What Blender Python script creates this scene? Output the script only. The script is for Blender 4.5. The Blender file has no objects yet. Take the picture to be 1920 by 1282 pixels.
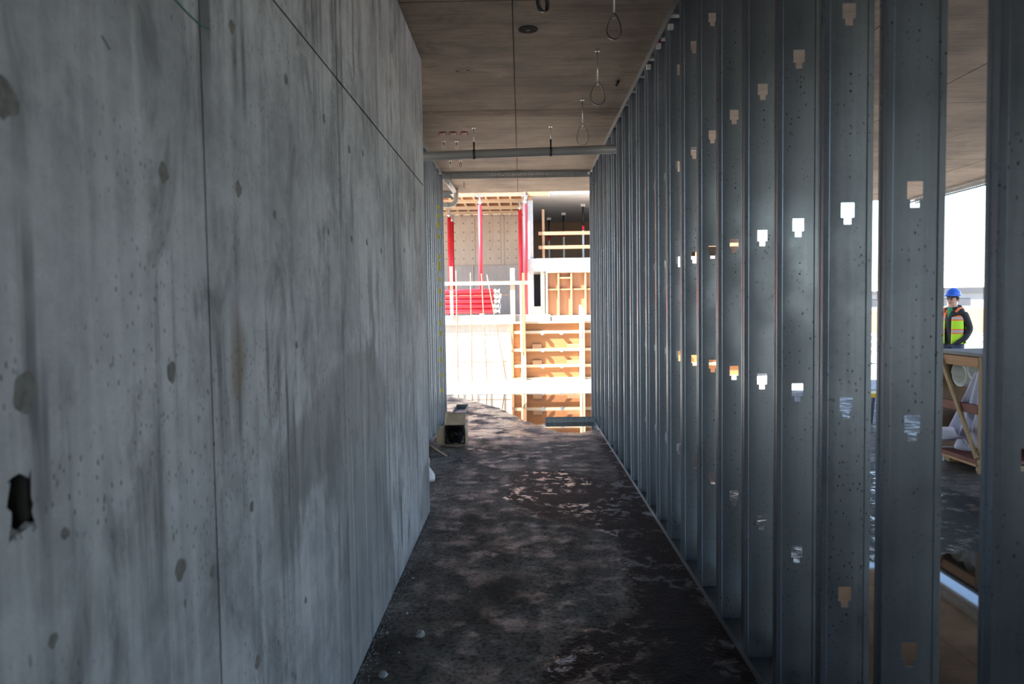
import bpy, bmesh, math, random
import numpy as np
from mathutils import Vector, Matrix
random.seed(7)
SC = bpy.context.scene
COL = SC.collection

# ------------------------------------------------------------------ camera, sky, sun, exposure
cd = bpy.data.cameras.new('camera'); cam = bpy.data.objects.new('camera', cd); COL.objects.link(cam)
cd.sensor_fit = 'HORIZONTAL'; cd.sensor_width = 36.0; cd.lens = 25.69; cd.clip_start = 0.05; cd.clip_end = 1000
R_ = Vector((0.99982, 0.01274, -0.01388)); U_ = Vector((0.01326, 0.04776, 0.99877)); F_ = Vector((-0.01338, 0.99878, -0.04758))
cam.matrix_world = Matrix(((R_.x, U_.x, -F_.x, 0), (R_.y, U_.y, -F_.y, 0), (R_.z, U_.z, -F_.z, 1.5414), (0, 0, 0, 1)))
cd.dof.use_dof = True; cd.dof.focus_distance = 6.5; cd.dof.aperture_fstop = 4.0
SC.camera = cam

SUN_DIR = Vector((0.80, 0.33, -1.0)).normalized()          # the way the sunlight travels
world = bpy.data.worlds.new('sky'); SC.world = world; world.use_nodes = True
wt = world.node_tree; wt.nodes.clear()
sky = wt.nodes.new('ShaderNodeTexSky'); sky.sky_type = 'NISHITA'; sky.sun_disc = False
sky.sun_elevation = math.radians(49); sky.sun_rotation = math.radians(247)
sky.air_density = 1.0; sky.dust_density = 0.2; sky.ozone_density = 2.0
bg = wt.nodes.new('ShaderNodeBackground'); bg.inputs['Strength'].default_value = 0.62
wo = wt.nodes.new('ShaderNodeOutputWorld')
wt.links.new(sky.outputs[0], bg.inputs[0]); wt.links.new(bg.outputs[0], wo.inputs[0])
sl = bpy.data.lights.new('sun', 'SUN'); sl.energy = 42.0; sl.angle = math.radians(0.6); sl.color = (1.0, 0.93, 0.84)
so = bpy.data.objects.new('sun', sl); COL.objects.link(so); so.rotation_euler = SUN_DIR.to_track_quat('-Z', 'Y').to_euler()
so.location = (-20, -10, 30)
SC.view_settings.view_transform = 'Standard'; SC.view_settings.look = 'None'
SC.view_settings.gamma = 1.0; SC.view_settings.use_curve_mapping = False
SC.view_settings.exposure = 0.15

# ------------------------------------------------------------------ helpers
class MB:
    def __init__(s): s.v = []; s.f = []; s.m = []; s.sm = []
    def add(s, vs, fs, mi=0, smooth=False):
        o = len(s.v); s.v += [tuple(map(float, v)) for v in vs]
        for f in fs: s.f.append([o + i for i in f]); s.m.append(mi); s.sm.append(smooth)
        return s
    def box(s, x0, x1, y0, y1, z0, z1, mi=0):
        return s.add([(x0,y0,z0),(x1,y0,z0),(x1,y1,z0),(x0,y1,z0),(x0,y0,z1),(x1,y0,z1),(x1,y1,z1),(x0,y1,z1)],
                     [(0,3,2,1),(4,5,6,7),(0,1,5,4),(1,2,6,5),(2,3,7,6),(3,0,4,7)], mi)
    def beam(s, a, b, w, h, up=(0,0,1), mi=0):
        a = Vector(a); b = Vector(b); d = (b-a).normalized(); u = Vector(up)
        r = d.cross(u).normalized(); u = r.cross(d)
        vs = [p + r*(sx*w/2) + u*(sz*h/2) for p in (a, b) for sx, sz in ((-1,-1),(1,-1),(1,1),(-1,1))]
        return s.add(vs, [(0,1,2,3),(7,6,5,4),(0,4,5,1),(1,5,6,2),(2,6,7,3),(3,7,4,0)], mi)
    def tube(s, pts, r, n=10, caps=True, closed=False, mi=0, smooth=True):
        pts = [Vector(p) for p in pts]; k = len(pts)
        rs = r if isinstance(r, (list, tuple)) else [r]*k
        vs = []; prev = None
        for i, p in enumerate(pts):
            if closed: d = (pts[(i+1) % k] - pts[i-1]).normalized()
            else: d = (pts[min(i+1, k-1)] - pts[max(i-1, 0)]).normalized()
            if prev is None:
                t = Vector((0,0,1)) if abs(d.z) < .9 else Vector((1,0,0)); u = d.cross(t).normalized()
            else:
                u = (prev - d*prev.dot(d)).normalized()
            prev = u; w = d.cross(u)
            for j in range(n):
                a = 2*math.pi*j/n; vs.append(p + (u*math.cos(a) + w*math.sin(a))*rs[i])
        fs = []
        for i in range(k if closed else k-1):
            i2 = (i+1) % k
            for j in range(n):
                j2 = (j+1) % n; fs.append((i*n+j, i*n+j2, i2*n+j2, i2*n+j))
        s.add(vs, fs, mi, smooth)
        if caps and not closed:
            o = len(s.v) - len(vs)
            s.f.append([o+j for j in range(n)][::-1]); s.m.append(mi); s.sm.append(False)
            s.f.append([o+(k-1)*n+j for j in range(n)]); s.m.append(mi); s.sm.append(False)
        return s
    def rings(s, rings, caps=True, mi=0, smooth=True):       # loft of equal-length closed loops
        n = len(rings[0]); vs = [p for r in rings for p in r]
        fs = [(i*n+j, i*n+(j+1) % n, (i+1)*n+(j+1) % n, (i+1)*n+j) for i in range(len(rings)-1) for j in range(n)]
        if caps: fs += [tuple(range(n))[::-1], tuple((len(rings)-1)*n+j for j in range(n))]
        return s.add(vs, fs, mi, smooth)
    def sheet(s, nu, nv, fn, mi=0, smooth=True):
        vs = [fn(i/(nu-1), j/(nv-1)) for j in range(nv) for i in range(nu)]
        fs = [(j*nu+i, j*nu+i+1, (j+1)*nu+i+1, (j+1)*nu+i) for j in range(nv-1) for i in range(nu-1)]
        return s.add(vs, fs, mi, smooth)
    def build(s, name, mat, parent=None, solid=0, bevel=0, offs=None):
        L = Vector((0,0,0))
        if offs is not None: L = Vector(offs)
        elif parent is not None: L = root_of(parent)
        me = bpy.data.meshes.new(name)
        me.from_pydata([(v[0]-L.x, v[1]-L.y, v[2]-L.z) for v in s.v], [], s.f)
        for m in (mat if isinstance(mat, (list, tuple)) else [mat]): me.materials.append(m)
        me.polygons.foreach_set('material_index', s.m); me.polygons.foreach_set('use_smooth', s.sm); me.update()
        o = bpy.data.objects.new(name, me); COL.objects.link(o)
        if parent is not None: o.parent = parent
        elif offs is not None: o.location = L
        if solid:
            m = o.modifiers.new('thickness', 'SOLIDIFY'); m.thickness = solid; m.offset = 0
        if bevel:
            m = o.modifiers.new('edge', 'BEVEL'); m.width = bevel; m.segments = 1; m.limit_method = 'ANGLE'
        return o
def root_of(o):
    L = Vector((0,0,0))
    while o is not None: L += o.location; o = o.parent
    return L
def tag(o, label=None, cat=None, group=None, kind=None):
    if label: o['label'] = label
    if cat: o['category'] = cat
    if group: o['group'] = group
    if kind: o['kind'] = kind
    return o
def empty(name, loc, label, cat, group=None, kind=None):
    o = bpy.data.objects.new(name, None); o.empty_display_size = .1; COL.objects.link(o); o.location = loc
    return tag(o, label, cat, group, kind)
def bx(*a): return MB().box(*a)
def share(o, name, parent, loc, rot=None):      # another object on the same mesh
    c = bpy.data.objects.new(name, o.data); COL.objects.link(c); c.parent = parent; c.location = loc
    if rot: c.rotation_euler = rot
    for m in o.modifiers:
        n = c.modifiers.new(m.name, m.type)
        for k in ('thickness','offset','width','segments','limit_method'):
            if hasattr(m, k): setattr(n, k, getattr(m, k))
    return c

# ------------------------------------------------------------------ materials
class NT:
    def __init__(s, name):
        s.mat = bpy.data.materials.new(name); s.mat.use_nodes = True; s.t = s.mat.node_tree
        s.b = s.t.nodes['Principled BSDF']
    def n(s, ty, **k):
        x = s.t.nodes.new(ty)
        for a, v in k.items(): setattr(x, a, v)
        return x
    def put(s, sock, v):
        if isinstance(v, bpy.types.NodeSocket): s.t.links.new(v, sock)
        elif isinstance(v, (tuple, list)) and len(v) == 3 and sock.type == 'RGBA': sock.default_value = (*v, 1)
        else: sock.default_value = v
    def set(s, **k):
        for a, v in k.items(): s.put(s.b.inputs[a.replace('_', ' ')], v)
        return s
    def coord(s, kind='Object', scale=(1,1,1), loc=(0,0,0)):
        if kind == 'World': src = s.n('ShaderNodeNewGeometry').outputs['Position']
        else: src = s.n('ShaderNodeTexCoord').outputs[kind]
        m = s.n('ShaderNodeMapping'); s.put(m.inputs['Vector'], src); m.inputs['Scale'].default_value = scale; m.inputs['Location'].default_value = loc
        return m.outputs[0]
    def noise(s, vec, scale, detail=4, rough=.55, dist=0):
        x = s.n('ShaderNodeTexNoise'); s.put(x.inputs['Vector'], vec); x.inputs['Scale'].default_value = scale
        x.inputs['Detail'].default_value = detail; x.inputs['Roughness'].default_value = rough; x.inputs['Distortion'].default_value = dist
        return x.outputs['Fac']
    def voro(s, vec, scale, out='Distance', feature='F1'):
        x = s.n('ShaderNodeTexVoronoi'); x.feature = feature; s.put(x.inputs['Vector'], vec); x.inputs['Scale'].default_value = scale
        return x.outputs[out]
    def math(s, op, a, b=0.0, clamp=False):
        x = s.n('ShaderNodeMath', operation=op); x.use_clamp = clamp; s.put(x.inputs[0], a); s.put(x.inputs[1], b); return x.outputs[0]
    def ramp(s, fac, a, b, lo=0.0, hi=1.0):      # linear map a..b -> lo..hi, clamped
        x = s.n('ShaderNodeMapRange'); s.put(x.inputs['Value'], fac)
        for i, v in zip(('From Min','From Max','To Min','To Max'), (a, b, lo, hi)): x.inputs[i].default_value = v
        return x.outputs[0]
    def mix(s, fac, a, b):
        x = s.n('ShaderNodeMix', data_type='RGBA'); s.put(x.inputs[0], fac); s.put(x.inputs[6], a); s.put(x.inputs[7], b); return x.outputs[2]
    def bump(s, h, strength=.3, dist=.01):
        x = s.n('ShaderNodeBump'); s.put(x.inputs['Height'], h); s.put(x.inputs['Strength'], strength); x.inputs['Distance'].default_value = dist
        s.put(s.b.inputs['Normal'], x.outputs[0]); return s
    def attr(s, name):
        a = s.n('ShaderNodeAttribute'); a.attribute_name = name
        x = s.n('ShaderNodeSeparateColor'); s.put(x.inputs[0], a.outputs['Color']); return x.outputs
def plain(name, c, rough=.6, metal=0.0, var=.15, scale=8.0, bump=.0):
    m = NT(name); v = m.coord(); nz = m.noise(v, scale)
    d = tuple(x*(1-var) for x in c); l = tuple(min(1, x*(1+var)) for x in c)
    m.set(Base_Color=m.mix(m.ramp(nz, .3, .7), d, l), Roughness=rough, Metallic=metal)
    if bump: m.bump(m.noise(v, scale*6), bump, .004)
    return m.mat
def wood(name, c, dark=.62, axis=0, ring=26.0, knots=True, rough=.7):
    m = NT(name); sc = [ring]*3; sc[axis] = ring*.05
    v = m.coord('Object', tuple(sc)); g = m.noise(v, 1.0, 6, .6, .8)
    v2 = m.coord('Object'); big = m.noise(v2, 2.2, 3)
    d = tuple(x*dark for x in c)
    col = m.mix(m.ramp(g, .35, .68), d, c)
    col = m.mix(m.ramp(big, .35, .7, 0, .35), col, tuple(x*.8 for x in c))
    if knots:
        k = m.ramp(m.voro(v2, 5.0), .03, .06, 1, 0); col = m.mix(k, col, tuple(x*.3 for x in c))
    m.set(Base_Color=col, Roughness=rough); m.bump(g, .15, .003)
    return m.mat
def galv(name, c=(.30,.34,.38), rough=.42, specks=True, printed=False):
    m = NT(name); v = m.coord('Object')
    oi = m.n('ShaderNodeObjectInfo').outputs['Random']
    off = m.n('ShaderNodeVectorMath', operation='ADD'); m.put(off.inputs[0], v)
    cb = m.n('ShaderNodeCombineXYZ'); m.put(cb.inputs[0], m.math('MULTIPLY', oi, 7.3)); m.put(cb.inputs[2], m.math('MULTIPLY', oi, 23.7)); m.put(off.inputs[1], cb.outputs[0])
    v1 = off.outputs[0]
    st = m.n('ShaderNodeMapping'); m.put(st.inputs['Vector'], v1); st.inputs['Scale'].default_value = (30, 30, .8)
    streak = m.noise(st.outputs[0], 1.0, 5)
    sp = m.voro(v1, 70, 'Color'); spg = m.n('ShaderNodeSeparateColor'); m.put(spg.inputs[0], sp)
    cloud = m.noise(v1, 3.0, 4)
    col = m.mix(m.ramp(streak, .3, .7), tuple(x*.72 for x in c), c)
    col = m.mix(m.math('MULTIPLY', spg.outputs[0], .16), col, tuple(min(1, x*1.35) for x in c))
    tone = m.ramp(oi, 0, 1, 0, .75)
    col = m.mix(tone, col, tuple(x*.6 for x in c))
    rg = m.math('ADD', m.ramp(cloud, .3, .7, rough-.08, rough+.12), m.math('MULTIPLY', streak, .06))
    if specks:
        st2 = m.n('ShaderNodeMapping'); m.put(st2.inputs['Vector'], v1); st2.inputs['Scale'].default_value = (1, 1, .65); st2.inputs['Rotation'].default_value = (0, .35, 0)
        d = m.math('ADD', m.voro(st2.outputs[0], 62), m.math('MULTIPLY', m.noise(v1, 150, 2), .25))
        big = m.ramp(m.noise(v1, 2.3, 3), .42, .62)
        dk = m.math('MULTIPLY', m.ramp(d, .25, .31, 1, 0), big)
        col = m.mix(m.math('MULTIPLY', dk, .8), col, (.015,.017,.02)); rg = m.math('ADD', rg, m.math('MULTIPLY', dk, .3))
    if printed:
        sx = m.n('ShaderNodeSeparateXYZ'); m.put(sx.inputs[0], v)
        near = m.ramp(m.math('ABSOLUTE', m.math('SUBTRACT', sx.outputs[0], .006)), .0022, .003, 1, 0)
        cz = m.n('ShaderNodeCombineXYZ'); m.put(cz.inputs[2], m.math('ADD', sx.outputs[2], m.math('MULTIPLY', oi, 9)))
        ds = m.ramp(m.noise(cz.outputs[0], 75, 2), .56, .6); gp = m.ramp(m.noise(cz.outputs[0], 2.4, 1), .5, .53)
        col = m.mix(m.math('MULTIPLY', m.math('MULTIPLY', near, ds), gp), col, (.02,.02,.02))
    m.set(Base_Color=col, Metallic=.85, Roughness=rg)
    m.bump(m.noise(st.outputs[0], 2.0, 3), .06, .004)
    return m.mat
def concrete(name, lo, hi, streak=.5, bug=.5, marks=False, along=1, scale=1.0, bumps=.25, dots=None):
    """formed concrete; along = horizontal axis of the surface (0 X, 1 Y)"""
    m = NT(name); w = m.coord('World')
    cloud = m.noise(w, 1.6*scale, 5, .6); fine = m.noise(w, 14*scale, 5, .65); grit = m.noise(w, 160, 3)
    col = m.mix(m.ramp(m.math('ADD', cloud, m.math('MULTIPLY', m.math('SUBTRACT', fine, .5), .5)), .3, .7), lo, hi)
    s1 = m.coord('World', (16, 16, .7)); st = m.noise(s1, 1.0, 5, .6, .3)
    patch = m.ramp(m.noise(w, 1.7, 3), .42, .58)
    col = m.mix(m.math('MULTIPLY', m.math('MULTIPLY', m.ramp(st, .52, .64), patch), streak), col, tuple(x*.5 for x in lo))
    bl = m.noise(m.coord('World', (5, 5, 2.2)), 1.0, 6, .7, .6)
    col = m.mix(m.math('MULTIPLY', m.ramp(bl, .51, .63), .7*streak), col, tuple(x*.55 for x in lo))
    col = m.mix(m.math('MULTIPLY', m.ramp(st, .46, .34), .35*streak), col, tuple(min(1, x*1.18) for x in hi))
    col = m.mix(m.ramp(grit, .4, .7, 0, .18), col, tuple(x*.7 for x in lo))
    # bug holes: two sizes, thinned by a slow noise, slightly taller than wide
    wv = m.coord('World', (1, 1, .42))
    h1 = m.math('ADD', m.voro(wv, 21), m.math('MULTIPLY', m.noise(w, 90, 2), .12)); p1 = m.ramp(m.noise(w, 2.6, 2), .54, .62)
    h2 = m.math('ADD', m.voro(wv, 75), m.math('MULTIPLY', m.noise(w, 90, 2), .1)); p2 = m.ramp(m.noise(w, 3.4, 2), .45, .6)
    hole = m.math('MAXIMUM', m.math('MULTIPLY', m.ramp(h1, .13, .17, 1, 0), p1), m.math('MULTIPLY', m.ramp(h2, .19, .25, 1, 0), p2))
    hole = m.math('MULTIPLY', hole, bug)
    rough = m.ramp(fine, .3, .7, .62, .85)
    if marks:
        a = m.attr('marks'); wob = m.math('MULTIPLY', m.math('SUBTRACT', m.noise(w, 7, 6, .65), .5), .75)
        sv = m.math('MULTIPLY', m.math('SUBTRACT', m.noise(m.coord('World', (30,30,1.2)), 1, 4), .5), .7)
        wet = m.ramp(m.math('ADD', m.math('ADD', a[0], wob), sv), .38, .66)
        wet = m.math('MULTIPLY', wet, m.ramp(a[0], .05, .25))
        col = m.mix(m.math('MULTIPLY', wet, .5), col, tuple(x*.55 for x in lo))
        rust = m.math('MULTIPLY', m.ramp(m.math('ADD', a[1], wob), .4, .75), m.ramp(a[1], .05, .3))
        col = m.mix(m.math('MULTIPLY', rust, .7), col, (.16,.12,.075))
        lime = m.math('MULTIPLY', m.ramp(m.noise(m.coord('World', (60,60,.5)), 1, 3), .62, .68), m.ramp(a[2], .3, .6))
        col = m.mix(m.math('MULTIPLY', lime, .8), col, (.55,.56,.57))
        rough = m.math('SUBTRACT', rough, m.math('MULTIPLY', wet, .05))
    # long diagonal scratches
    rot = m.n('ShaderNodeMapping'); m.put(rot.inputs['Vector'], w); rot.inputs['Rotation'].default_value = (.8, .0, .0); rot.inputs['Scale'].default_value = (4, .9, 55)
    scr = m.math('MULTIPLY', m.ramp(m.noise(rot.outputs[0], 1, 2), .71, .73), m.ramp(m.noise(w, 3.1, 2), .5, .6))
    col = m.mix(m.math('MULTIPLY', scr, .4), col, tuple(x*.5 for x in lo))
    if dots:
        sx = m.n('ShaderNodeSeparateXYZ'); m.put(sx.inputs[0], w); p, rr = dots
        fx = m.math('SUBTRACT', m.math('FRACT', m.math('DIVIDE', sx.outputs[0], p)), .5); fz = m.math('SUBTRACT', m.math('FRACT', m.math('DIVIDE', sx.outputs[2], p)), .5)
        dd = m.math('SQRT', m.math('ADD', m.math('MULTIPLY', fx, fx), m.math('MULTIPLY', fz, fz)))
        col = m.mix(m.ramp(dd, rr*.8, rr, .85, 0), col, tuple(x*.25 for x in lo))
    col = m.mix(m.math('MULTIPLY', hole, .85), col, tuple(x*.14 for x in lo))
    m.set(Base_Color=col, Roughness=rough)
    m.bump(m.math('SUBTRACT', m.math('ADD', m.math('MULTIPLY', fine, .5), m.math('MULTIPLY', grit, .25)), m.math('MULTIPLY', hole, .8)), bumps, .006)
    return m.mat
def floor_mat():
    m = NT('floor_concrete'); w = m.coord('World'); a = m.attr('marks')
    n1 = m.noise(w, 2.2, 6, .65); n2 = m.noise(w, 9, 6, .65); n3 = m.noise(w, 45, 4, .6); grit = m.noise(w, 180, 3)
    fld = m.math('ADD', a[0], m.math('ADD', m.math('MULTIPLY', m.math('SUBTRACT', n2, .5), .75), m.math('MULTIPLY', m.math('SUBTRACT', n3, .5), .4)))
    wet = m.ramp(fld, .44, .58)
    pud = m.ramp(m.math('ADD', a[1], m.math('ADD', m.math('MULTIPLY', m.math('SUBTRACT', n2, .5), .5), m.math('MULTIPLY', m.math('SUBTRACT', n3, .5), .2))), .46, .56)
    n4 = m.noise(w, 90, 3, .6); spot = m.noise(w, 12.0, 8, .72)
    dry = m.mix(m.ramp(n1, .35, .65), (.065,.06,.053), (.215,.198,.175))
    dry = m.mix(m.ramp(spot, .52, .66, 0, .8), dry, (.028,.025,.022))
    dry = m.mix(m.ramp(n3, .48, .62, 0, .75), dry, (.024,.022,.02))
    dry = m.mix(m.ramp(n4, .55, .7, 0, .5), dry, (.15,.137,.122))
    sp = m.n('ShaderNodeSeparateXYZ'); m.put(sp.inputs[0], w)
    sun_pale = m.ramp(m.math('ADD', sp.outputs[1], m.math('MULTIPLY', n1, .8)), 13.0, 13.5)       # sunlight painted into the colour: slab turns paler past the sun edge
    dry = m.mix(sun_pale, dry, m.mix(m.ramp(n2, .3, .7), (.30,.28,.25), (.38,.355,.32)))
    mud = m.mix(m.ramp(n2, .35, .65), (.007,.0065,.007), (.022,.020,.019))
    col = m.mix(m.math('MAXIMUM', wet, pud), dry, mud)
    damp = m.ramp(m.noise(w, 4.5, 5, .65), .45, .6)
    rd = m.math('SUBTRACT', .8, m.math('MULTIPLY', damp, .36))
    sheen = m.math('MULTIPLY', m.ramp(m.noise(w, 9.0, 7, .7, .4), .52, .58), m.ramp(m.noise(w, 2.1, 3), .42, .56))
    rw = m.math('SUBTRACT', .62, m.math('MULTIPLY', sheen, .52))
    mx = m.n('ShaderNodeMix'); m.put(mx.inputs[0], wet); m.put(mx.inputs[2], rd); m.put(mx.inputs[3], rw)
    film = m.math('MULTIPLY', a[2], m.ramp(m.noise(w, 3.0, 5, .7), .38, .55))
    mf = m.n('ShaderNodeMix'); m.put(mf.inputs[0], film); m.put(mf.inputs[2], mx.outputs[0]); mf.inputs[3].default_value = .2
    mp = m.n('ShaderNodeMix'); m.put(mp.inputs[0], pud); m.put(mp.inputs[2], mf.outputs[0]); mp.inputs[3].default_value = .03
    spec = m.math('MAXIMUM', m.math('ADD', .10, m.math('MULTIPLY', sheen, .6)), m.math('MAXIMUM', m.math('MULTIPLY', pud, .5), m.math('MULTIPLY', film, .5)))
    m.set(Base_Color=col, Roughness=mp.outputs[0]); m.put(m.b.inputs['Specular IOR Level'], spec)
    peb = m.voro(w, 55)
    h = m.math('ADD', m.math('MULTIPLY', n2, .6), m.math('ADD', m.math('MULTIPLY', n3, .45), m.math('MULTIPLY', grit, .12)))
    h = m.math('ADD', h, m.math('MULTIPLY', m.math('MULTIPLY', peb, wet), .35))
    m.bump(h, m.math('SUBTRACT', m.math('ADD', .5, m.math('MULTIPLY', wet, .35)), m.math('MAXIMUM', m.math('MULTIPLY', pud, 1.0), m.math('MULTIPLY', m.math('MULTIPLY', sheen, wet), .55)), True), .012)
    return m.mat
def ceiling_mat():
    m = NT('ceiling_concrete'); w = m.coord('World')
    cl = m.noise(w, .9, 5, .6); g = m.noise(m.coord('World', (1.1, 14, 1)), 1.0, 6, .65, .5); f = m.noise(w, 22, 4)
    col = m.mix(m.ramp(m.math('ADD', m.math('MULTIPLY', cl, .6), m.math('MULTIPLY', g, .4)), .4, .6), (.145,.106,.078), (.33,.255,.19))
    col = m.mix(m.ramp(g, .58, .7, 0, .6), col, (.12,.095,.075))
    col = m.mix(m.ramp(f, .62, .75, 0, .35), col, (.12,.1,.085))
    bl = m.noise(m.coord('World', (2.2, 3.4, 1)), 1.0, 7, .68, .7)
    col = m.mix(m.ramp(bl, .5, .66, 0, .65), col, (.105,.082,.066))
    col = m.mix(m.ramp(bl, .42, .3, 0, .5), col, (.42,.34,.27))
    d = m.ramp(m.math('ADD', m.voro(w, 7), m.math('MULTIPLY', f, .15)), .1, .13, 1, 0)
    col = m.mix(m.math('MULTIPLY', d, .7), col, (.07,.06,.05))
    m.set(Base_Color=col, Roughness=.7); m.bump(m.math('ADD', g, m.math('MULTIPLY', f, .3)), .2, .006)
    return m.mat

M = {}
M['galv'] = galv('galvanised_steel', (.35,.40,.465), .29, printed=True)
M['galv_track'] = galv('galvanised_track', (.38,.40,.42), .4)
M['galv_plain'] = galv('galvanised_plain', (.42,.45,.47), .35, False)
M['wall'] = concrete('wall_concrete', (.205,.215,.24), (.475,.49,.525), 1.0, 1.0, True)
M['wallcore'] = concrete('wall_core_concrete', (.10,.10,.10), (.16,.16,.16), .2, .3)
M['patch'] = plain('mortar_patch', (.15,.15,.145), .9, 0, .3, 60, .4)
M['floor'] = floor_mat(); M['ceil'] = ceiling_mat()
M['ceilcore'] = concrete('slab_concrete', (.2,.18,.16), (.3,.27,.24), .2, .3)
M['ground'] = plain('site_ground', (.205,.19,.17), .95, 0, .2, .35)
M['pale'] = concrete('pale_concrete', (.44,.42,.38), (.58,.55,.50), .25, .4, scale=.8, bumps=.1)
M['tan'] = concrete('tan_concrete', (.52,.44,.37), (.64,.55,.47), .2, .25, scale=.5, bumps=.1, dots=(.262,.085))
M['greyc'] = concrete('grey_concrete', (.46,.43,.41), (.56,.53,.50), .2, .3, scale=.6, bumps=.1)
M['ply'] = wood('form_plywood', (.37,.155,.055), .66, 0, 7)
M['plyv'] = wood('form_plywood_upright', (.36,.165,.075), .7, 2, 7)
M['lum'] = wood('pale_lumber', (.66,.52,.36), .8, 0, 22, False)
M['lumv'] = wood('pale_lumber_upright', (.66,.52,.36), .8, 2, 22, False)
M['lumor'] = wood('orange_lumber', (.42,.22,.11), .75, 0, 22, False)
M['lumyv'] = wood('crate_lumber', (.42,.30,.17), .72, 2, 30)
M['lumyh'] = wood('crate_rail_lumber', (.50,.28,.15), .75, 1, 30)
M['lumj'] = wood('joist_lumber', (.62,.46,.30), .8, 1, 22, False)
M['mud'] = plain('wet_mud', (.02,.018,.016), .3, 0, .4, 25, .4)
M['redpaint'] = plain('red_brown_board', (.17,.055,.045), .6, 0, .2, 10)
M['red'] = plain('red_paint', (.62,.02,.035), .38, 0, .15, 6)
M['redd'] = plain('dark_red_plastic', (.22,.02,.015), .5, 0, .2, 20)
M['silver'] = plain('zinc_plated', (.62,.63,.64), .35, .8, .1, 20)
M['white'] = plain('white_plastic', (.75,.75,.73), .4, 0, .06, 6)
M['pipe'] = plain('grey_pvc', (.25,.255,.26), .38, 0, .06, 4)
M['elbow'] = plain('pale_grey_pvc', (.50,.50,.49), .4, 0, .06, 4)
M['black'] = plain('black_steel', (.025,.025,.027), .5, .3, .2, 20)
M['dark'] = plain('dark_zinc', (.10,.10,.105), .4, .7, .2, 20)
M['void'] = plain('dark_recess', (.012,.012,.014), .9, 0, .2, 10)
M['rebar'] = plain('rusty_rebar', (.30,.17,.10), .8, .2, .25, 30)
M['card'] = plain('cardboard', (.44,.34,.24), .85, 0, .12, 9)
M['liner'] = plain('black_film', (.008,.008,.009), .35, 0, .3, 9)
M['tarp'] = plain('lilac_grey_sheet', (.55,.55,.70), .55, 0, .08, 5)
M['foam'] = plain('white_foam', (.78,.78,.74), .7, 0, .06, 5)
M['film'] = plain('white_film', (.75,.74,.78), .4, 0, .05, 6)
M['yellow'] = plain('yellow_paint', (.75,.47,.02), .5, 0, .1, 6)
M['tape'] = plain('yellow_mark', (.42,.40,.05), .6, 0, .15, 20)
M['pink'] = plain('pink_patch', (.5,.03,.22), .5)
M['navy'] = plain('navy_paint', (.02,.025,.07), .5)
M['green'] = plain('green_crayon', (.02,.13,.09), .8, 0, .3, 60)
M['stone'] = plain('broken_concrete', (.30,.31,.33), .9, 0, .3, 40, .5)
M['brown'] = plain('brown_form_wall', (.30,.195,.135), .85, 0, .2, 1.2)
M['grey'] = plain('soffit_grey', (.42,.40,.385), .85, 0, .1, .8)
M['shed'] = plain('shed_cladding', (.26,.26,.26), .7, 0, .1, .3)
M['sheddk'] = plain('shed_roof', (.06,.065,.075), .7, 0, .15, .3)
M['tanfence'] = wood('hoarding_ply', (.36,.27,.15), .85, 0, 3, False)

def sdf(px, py, poly):                      # signed distance to a polygon, negative inside
    d = np.full(px.shape, 1e9); inside = np.zeros(px.shape, bool); n = len(poly)
    for i in range(n):
        ax, ay = poly[i]; bx_, by_ = poly[(i+1) % n]; ex, ey = bx_-ax, by_-ay
        t = np.clip(((px-ax)*ex + (py-ay)*ey)/(ex*ex+ey*ey+1e-12), 0, 1)
        d = np.minimum(d, np.hypot(px-ax-t*ex, py-ay-t*ey))
        c = ((ay > py) != (by_ > py)) & (px < (bx_-ax)*(py-ay)/((by_-ay) if by_ != ay else 1e-9) + ax)
        inside ^= c
    return np.where(inside, -d, d)
def field(px, py, poly, w): return np.clip(.5 - sdf(px, py, poly)/(2*w), 0, 1)
def paint(o, arr):
    at = o.data.attributes.new('marks', 'FLOAT_COLOR', 'POINT')
    at.data.foreach_set('color', np.column_stack([arr, np.ones(len(arr))]).astype(np.float32).ravel())

# ------------------------------------------------------------------ the setting: floor, ground, ceiling, left wall
H = 3.375; XS = 0.949; XL = -0.713
gx = np.concatenate([np.arange(-9, -1.3, .7), np.arange(-1.3, 4.6, .06), np.arange(4.6, 7.2, .2), [7.2]])
gy = np.concatenate([np.arange(-18, .5, .9), np.arange(.5, 13.3, .06), np.arange(13.3, 15.9, .25), [15.95]])
nx, ny = len(gx), len(gy); PX, PY = np.meshgrid(gx, gy); PX = PX.ravel(); PY = PY.ravel()
fm = MB(); fm.v = [(a, b, 0.0) for a, b in zip(PX, PY)]
fm.f = [(j*nx+i, j*nx+i+1, (j+1)*nx+i+1, (j+1)*nx+i) for j in range(ny-1) for i in range(nx-1)]
fm.m = [0]*len(fm.f); fm.sm = [False]*len(fm.f)
fm.add([(7.2,-18,0),(7.2,15.95,0),(7.2,15.95,-.08),(7.2,-18,-.08)], [(3,2,1,0)])
fm.add([(-9,-18,0),(-9,15.95,0),(-9,15.95,-.08),(-9,-18,-.08)], [(0,1,2,3)])
fm.add([(-9,-18,0),(7.2,-18,0),(7.2,-18,-.08),(-9,-18,-.08)], [(3,2,1,0)])
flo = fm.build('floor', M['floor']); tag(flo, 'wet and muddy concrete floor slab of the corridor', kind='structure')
wetA = [(.03,2.92),(.18,3.31),(.55,3.6),(.6,4.37),(.6,4.89),(.29,5.15),(-.01,5.43),(-.16,5.9),(-.11,6.77),(.35,6.86),(.78,6.32),(.86,6.6),(.85,7.6),(.87,8.53),(1.3,8.6),(1.3,1.2),(.1,1.2)]
pudA = [(.0,9.9),(-.35,11.1),(-.9,12.2),(-1.6,13.2),(2.6,13.2),(2.6,9.4),(.89,9.05),(.71,8.85),(.45,8.9),(.25,9.3)]
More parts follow.
